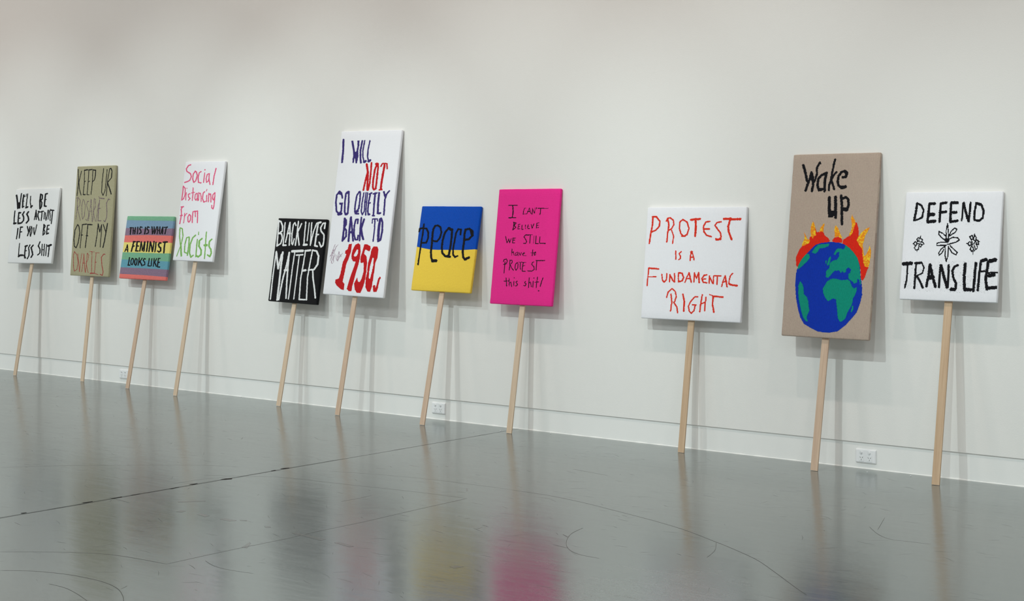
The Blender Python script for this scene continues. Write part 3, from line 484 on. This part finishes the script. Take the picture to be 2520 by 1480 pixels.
   ('black', '7.0/5.5:143,503 142,479 137,459;6.3/5.0:139,506 160,502 145,487 160,474 141,461;5.6/4.4:179,493 178,465;4.9/3.9:177,493 191,494;4.9/3.9:178,479 188,480;4.9/3.9:178,464 192,467;5.6/4.4:208,490 208,464;4.9/3.9:208,463 220,464;4.9/3.9:234,491 236,467;5.6/4.4:256,491 251,479 254,469 268,468;3.6/2.8:253,480 261,481;5.6/4.4:279,492 288,470;5.6/4.4:288,469 299,497;5.6/4.4:322,501 320,474;4.9/3.9:320,501 338,504;4.9/3.9:320,487 336,489;4.9/3.9:320,473 337,475'),
   ('black', '6.3/5.0:84,418 99,379;5.6/4.4:100,378 111,403;6.3/5.0:111,403 120,379;5.6/4.4:120,378 131,406;6.3/5.0:143,407 143,378;5.6/4.4:143,408 167,409;4.9/3.9:142,395 160,396;5.6/4.4:144,378 159,379;6.3/5.0:264,428 241,429 229,417 244,403 254,387 247,376 231,377;6.3/5.0:279,430 279,398 279,378;4.9/3.9:263,430 295,431;4.9/3.9:307,424 308,378;5.6/4.4:324,422 323,378;6.3/5.0:325,376 345,377;5.6/4.4:355,419 354,383;7.0/5.5:356,380 400,378'),
   ('black', '4.9/3.9:143,342 146,301;5.6/4.4:144,315 156,324 165,303;4.9/3.9:187,322 174,316 178,301 189,308;4.9/3.9:189,322 196,300;4.9/3.9:201,319 212,302 219,319;4.9/3.9:230,309 246,317 239,321 229,309 238,301 258,301;5.6/4.4:306,338 306,302;4.9/3.9:292,320 320,321;5.6/4.4:329,326 319,315 323,305 332,310 330,325'),
   ('black', '6.3/5.0:97,261 97,229 95,191;6.3/5.0:83,261 89,276 107,278 114,264 105,248 87,245;6.3/5.0:134,270 137,240 136,211;6.3/5.0:133,271 151,272 153,257 138,243;5.6/4.4:141,242 153,224 170,209;5.6/4.4:194,259 180,246 180,222 189,210 201,225 202,249 193,259;5.6/4.4:218,259 219,236 224,216;4.9/3.9:204,260 231,261;6.3/5.0:239,257 238,231 238,209;4.9/3.9:237,259 262,261;4.3/3.3:238,239 257,241;6.3/5.0:238,207 262,207;6.3/5.0:322,264 311,261 309,248 326,235 330,219 313,209 280,210;6.3/5.0:344,269 346,243 346,215;6.3/5.0:338,274 406,275'),
   ('black', '6.3/5.0:115,162 121,137 125,111;5.6/4.4:101,141 140,144;5.6/4.4:139,161 146,112;5.6/4.4:144,131 156,137 165,110;5.6/4.4:179,143 182,115;5.6/4.4:179,165 179,163;6.3/5.0:206,144 196,138 209,126 206,117 195,115;6.3/5.0:271,145 263,137 277,130 271,118 259,119;6.3/5.0:297,167 297,136 296,107;5.6/4.4:297,135 309,143 319,113;5.6/4.4:330,146 331,111;6.3/5.0:332,168 332,166;5.6/4.4:361,173 357,142 357,111;4.9/3.9:345,142 373,145;7.0/5.5:403,170 394,148 387,118;8.4/6.6:377,91 379,91')]),
 dict(u=-4.563, v=0.166, W=654, H=638, lean=6.51, cx=0.0142, cz=1.0571, roll=0.13, pt=0.0146, ptz=0.731, pw=0.04,
  label='wide white knitted sign with orange-red capital words', base='white', lab={}, wood=2, ssz=0.42, stray=[('red_orange', 0.028, [(0.05, 0.95, 0.62, 0.95), (0.25, 0.55, 0.5, 0.62), (0.05, 0.95, 0.28, 0.46), (0.2, 0.8, 0.06, 0.3)])],
  bands=None,
  art=[('red_orange', '11.3/9.7:42,579 43,542 35,491 28,429;11.3/9.7:40,583 67,583;10.7/9.1:66,582 92,557 89,527 67,506 38,494;10.7/9.1:143,571 154,537 149,487 147,440;9.4/8.1:135,558 142,573 160,577 183,562 187,537 173,514 153,504;8.2/7.0:174,507 191,472 186,430;10.0/8.6:246,567 228,554 226,517 238,487 256,471 280,482 290,517 275,552 246,567;13.2/11.3:246,473 267,473;13.8/11.8:330,569 335,522 334,473;15.0/12.8:300,565 358,570;10.0/8.6:423,556 398,552 384,527 390,498 408,478 438,471;11.3/9.7:385,513 423,514;10.0/8.6:497,554 469,549 459,533 477,513 496,494 503,469 490,455 468,459;14.4/12.3:474,454 499,457;13.2/11.3:555,570 544,528 549,499 570,456;15.7/13.4:515,570 558,571;14.4/12.3:558,567 619,569'),
   ('red_orange', '8.8/7.5:211,387 215,341;8.8/7.5:247,384 234,373 246,358 244,345 234,339;8.2/7.0:316,388 310,359 310,335;8.8/7.5:316,388 330,359 336,339;8.8/7.5:312,354 331,354;6.9/5.9:310,384 322,385'),
   ('red_orange', '8.2/7.0:35,288 33,239 31,187;11.3/9.7:37,287 101,284;6.9/5.9:34,237 89,239;9.4/8.1:127,253 133,221 145,210 159,222 160,258;8.2/7.0:181,254 182,211;10.0/8.6:181,251 204,220 210,214;9.4/8.1:212,259 216,212;8.8/7.5:238,263 241,215;10.0/8.6:240,265 262,263 274,239 265,220 242,214;8.2/7.0:308,266 295,240 284,211;10.0/8.6:308,266 319,235 326,214;8.8/7.5:294,232 321,235;8.8/7.5:343,267 343,215;9.4/8.1:343,265 359,236;9.4/8.1:359,236 370,269;10.0/8.6:371,268 378,213;9.4/8.1:425,257 407,254 394,235 404,216 428,213;8.2/7.0:396,231 418,235;7.6/6.5:442,252 443,210;9.4/8.1:442,249 460,219 467,210;8.2/7.0:468,252 470,209;9.4/8.1:492,252 494,206;9.4/8.1:473,253 515,254;8.2/7.0:543,254 531,226 524,195;10.0/8.6:543,254 550,226 559,194;8.8/7.5:528,218 553,224;8.2/7.0:590,269 576,256 570,231 569,212;12.5/10.7:572,210 591,205 621,202'),
   ('red_orange', '8.8/7.5:169,124 176,153 201,175 224,159 233,130 224,101;10.0/8.6:197,142 205,99 201,48;9.4/8.1:218,98 241,71 248,40;11.3/9.7:276,144 288,106 287,51;8.8/7.5:374,133 355,133 328,103 317,78 325,50 338,40 355,55 361,86;9.4/8.1:343,88 367,88;9.4/8.1:403,146 397,100 393,51;8.8/7.5:427,132 425,91 425,57;8.8/7.5:399,95 426,106;11.3/9.7:474,139 472,97 484,51;5.7/4.9:449,148 474,142;10.7/9.1:471,140 536,137')]),
 dict(u=-3.707, v=0.235, W=501, H=970, lean=7.8, cx=0.0211, cz=1.1744, roll=-0.11, pt=0.018, ptz=0.685, pw=0.04,
  label='tall taupe knitted sign with a burning globe under the words Wake up', base='taupe', lab={}, wood=1, ssz=0.5, stray=[('black', 0.006, [(0.2, 0.8, 0.6, 0.95)])],
  bands=None,
  art=[('black', '15.9/14.5:63,911 78,872 90,830 99,821;15.0/13.7:114,872 108,840 94,802 87,775;15.0/13.7:114,871 124,843 129,801 123,772;13.1/12.1:159,924 145,899 146,861 138,829 128,815;8.6/7.9:153,920 165,918;21.3/19.5:116,840 126,829;15.0/13.7:203,869 174,856 156,836 155,801 164,776 182,779;16.8/15.4:202,868 196,835 196,800 198,772;15.9/14.5:164,781 198,781;12.7/11.6:247,938 241,911 235,870 230,828 222,800 222,776;11.8/10.8:260,872 245,855 235,835;12.7/11.6:234,827 245,800 252,780;15.0/13.7:297,843 316,846 321,866 307,877 289,871 273,851 270,820 277,799 296,786 318,791;14.1/12.9:309,874 319,854;19.5/17.9:296,791 315,792'),
   ('black', '17.7/16.2:228,737 230,702 233,660 236,638;17.7/16.2:263,739 267,695 271,631;P:227,666 276,669 276,631 260,639 255,631 228,631;15.9/14.5:295,746 303,695 306,646 310,596;15.0/13.7:302,729 322,738 336,728 341,695 334,670 314,671;15.9/14.5:311,679 334,676'),
   ('flame_red', 'P:56,415 65,439 73,458 90,479 127,496 130,524 144,543 157,580 169,552 187,557 204,557 216,536 237,522 249,506 239,501 199,496 169,487 145,466 121,440 88,397 75,367 62,371;P:261,511 273,525 297,530 316,518 319,500 300,499 264,501;P:320,493 323,514 352,533 365,553 379,567 384,604 394,604 406,572 408,540 418,503 435,472 444,422 454,376 476,375 468,359 458,322 447,304 437,313 430,367 410,421 388,448 356,475 330,491'),
   ('flame_orange', 'P:92,554 106,535 116,514 134,512 130,496 105,482 87,477 89,495 98,514 99,533;P:143,610 153,594 161,561 165,536 153,531 149,517 135,533 131,571 135,594;P:211,603 208,580 207,552 194,557 182,550 188,575 202,594;P:275,590 289,576 303,548 318,523 308,523 292,532 275,525 271,557 271,580;P:364,646 372,631 383,615 387,595 379,572 373,549 359,533 354,542 362,558 368,581 364,608 360,627;P:469,581 456,554 443,535 442,513 434,490 442,449 446,431 457,440 468,463 473,486 482,463 482,427 480,395 474,375 454,376 446,394 438,431 433,467 417,485 400,512 409,533 424,554 445,572'),
   ('globe_blue', 'P:169,487 199,496 239,501 264,501 300,499 330,491 356,475 388,448 410,421 427,381 433,331 445,276 449,231 441,190 425,140 398,107 366,70 324,38 275,28 214,31 172,47 129,68 106,100 90,141 73,201 64,266 62,322 68,355 88,397 121,440 145,466'),
   ('globe_green', 'P:71,353 74,378 93,411 116,437 135,435 138,417 125,398 105,379 86,362;P:147,445 160,466 182,487 215,490 247,492 241,479 221,471 191,466 182,450 168,438;P:334,470 338,487 361,473 390,446 410,421 425,380 433,322 439,285 434,281 428,308 417,314 416,294 402,287 391,298 384,302 368,311 364,336 376,343 377,361 364,370 352,363 351,347 339,341 331,351 324,340 308,355 298,350 288,353 276,341 265,327 253,315 235,316 239,331 236,347 250,359 256,370 253,386 262,396 276,405 296,410 307,429 304,438 308,452 293,447 284,433 274,437 283,456 294,468 317,468 327,463;P:246,414 257,428 261,419 257,396 248,377 238,381 244,400;P:229,401 236,405 237,388 231,387;P:284,311 306,308 329,303 364,307 376,300 388,275 401,262 418,271 417,253 409,226 400,212 397,184 387,161 374,138 364,106 345,89 333,89 321,109 314,154 308,181 304,204 286,206 260,191 241,211 229,234 225,257 236,275 247,294 264,306;P:398,175 406,171 404,153 396,139 391,143 396,162;P:91,292 106,276 115,253 116,226 137,208 147,185 150,162 157,139 146,115 143,97 154,81 141,81 122,101 109,133 96,174 86,215 82,266')]),
 dict(u=-3.052, v=0.23, W=503, H=548, lean=8.69, cx=0.0085, cz=1.1798, roll=-0.02, pt=0.0082, ptz=0.9, pw=0.04,
  label='white knitted sign with black words and three flowers, right end of the row', base='white', lab={}, wood=2, ssz=0.5, stray=[('black', 0.13, [(0.03, 0.97, 0.08, 0.37)]), ('black', 0.05, [(0.08, 0.85, 0.7, 0.91)])],
  bands=None,
  art=[('black', '13.4/13.0:63,489 61,447 54,403;10.6/10.3:63,490 88,479 101,455 95,418 76,408 54,402;14.3/13.9:129,486 128,439 125,395;15.2/14.7:130,487 157,488;19.8/19.2:131,432 154,433;17.0/16.5:129,395 165,399;12.9/12.5:189,488 188,439 188,395;14.3/13.9:189,488 217,492;14.3/13.9:189,443 218,446;14.3/13.9:243,491 243,439 245,395;16.1/15.6:246,492 275,492;15.2/14.7:246,443 271,443;14.3/13.9:248,396 281,401;9.7/9.4:305,490 305,447 303,402;12.9/12.5:308,490 320,447 337,400;12.0/11.6:343,490 341,443 339,398;11.1/10.7:372,487 366,448 367,407;11.5/11.2:372,487 398,480 411,452 409,416 392,401 368,405;14.3/13.9:371,488 394,483'),
   ('black:flower', '5.6/5.4:230,385 226,348 229,310 240,310 238,348 232,385;6.0/5.8:226,273 228,228 236,197 244,228 242,273;7.9/7.6:235,201 238,201;6.0/5.8:242,323 252,348 270,365 281,358 274,344 249,327;6.0/5.8:227,323 210,337 188,347 190,331 207,314 226,302;6.5/6.3:240,306 262,318 288,316 296,305 281,294 248,285;5.1/4.9:230,293 204,293 183,288 181,281;6.9/6.7:184,276 231,278;6.0/5.8:223,272 207,260 195,240 197,227 212,240 220,257;6.0/5.8:252,275 275,256 290,242 284,231 263,241 247,264;20.7/20.1:230,304 236,300;5.1/4.9:235,282 252,284'),
   ('black:flower', '5.6/5.4:82,315 75,307 79,294 88,299 89,311 82,315;6.0/5.8:92,312 104,305 102,292 91,293;6.0/5.8:67,294 58,284 66,275 76,278 76,288 67,294;5.6/5.4:92,284 104,280 98,267 87,274 92,284;6.0/5.8:72,273 64,263 73,251 86,255 88,267;4.2/4.1:94,325 92,313;4.6/4.5:103,295 115,284 104,278;4.2/4.1:79,244 78,253;4.2/4.1:55,284 60,284;6.0/5.8:80,284 87,284;4.2/4.1:83,305 82,301;4.2/4.1:373,337 371,328;6.5/6.3:361,328 349,322 358,306 366,312 363,326;6.0/5.8:371,326 369,308 378,300 383,316 375,328;6.5/6.3:383,308 394,300 395,283 383,285 382,302;6.5/6.3:350,297 341,287 350,277 360,283 357,295;4.6/4.5:361,301 367,287 362,275;4.6/4.5:376,295 373,279 380,267;4.6/4.5:387,281 392,269 384,257 378,267;6.5/6.3:360,273 355,260 364,248 373,259 367,271;4.6/4.5:371,235 370,246 378,255;4.2/4.1:401,298 395,296;4.2/4.1:334,288 341,287;5.1/4.9:368,287 372,287'),
   ('black', '9.7/9.4:33,177 36,133 34,96 27,59;19.8/19.2:11,180 54,184;12.0/11.6:80,182 79,134 79,59;13.4/13.0:75,185 104,187;8.3/8.1:111,185 122,164 116,136 86,121;12.5/12.1:89,119 106,94 122,63;14.3/13.9:152,179 149,123 141,70;15.7/15.2:153,179 169,124 188,70;22.6/21.9:154,114 172,116;17.0/16.5:154,177 156,165;11.1/10.7:208,178 207,125 207,67;15.2/14.7:211,176 228,125 248,68;12.5/12.1:250,177 252,126 251,67;12.9/12.5:297,179 280,172 271,150 278,118 293,90 293,62 273,61;18.0/17.4:271,59 288,59;16.1/15.6:334,186 333,127 338,64;18.0/17.4:341,59 369,60;14.3/13.9:388,191 386,128 384,54;12.9/12.5:413,200 408,129 406,59;17.0/16.5:416,203 438,210;9.7/9.4:407,149 433,153;15.2/14.7:451,201 446,158 442,113 451,65;20.7/20.1:457,203 484,210;7.9/7.6:454,146 497,148;21.6/21.0:459,132 481,137;17.0/16.5:454,70 496,75')]),
]
for s in SIGNS: make_sign(s)
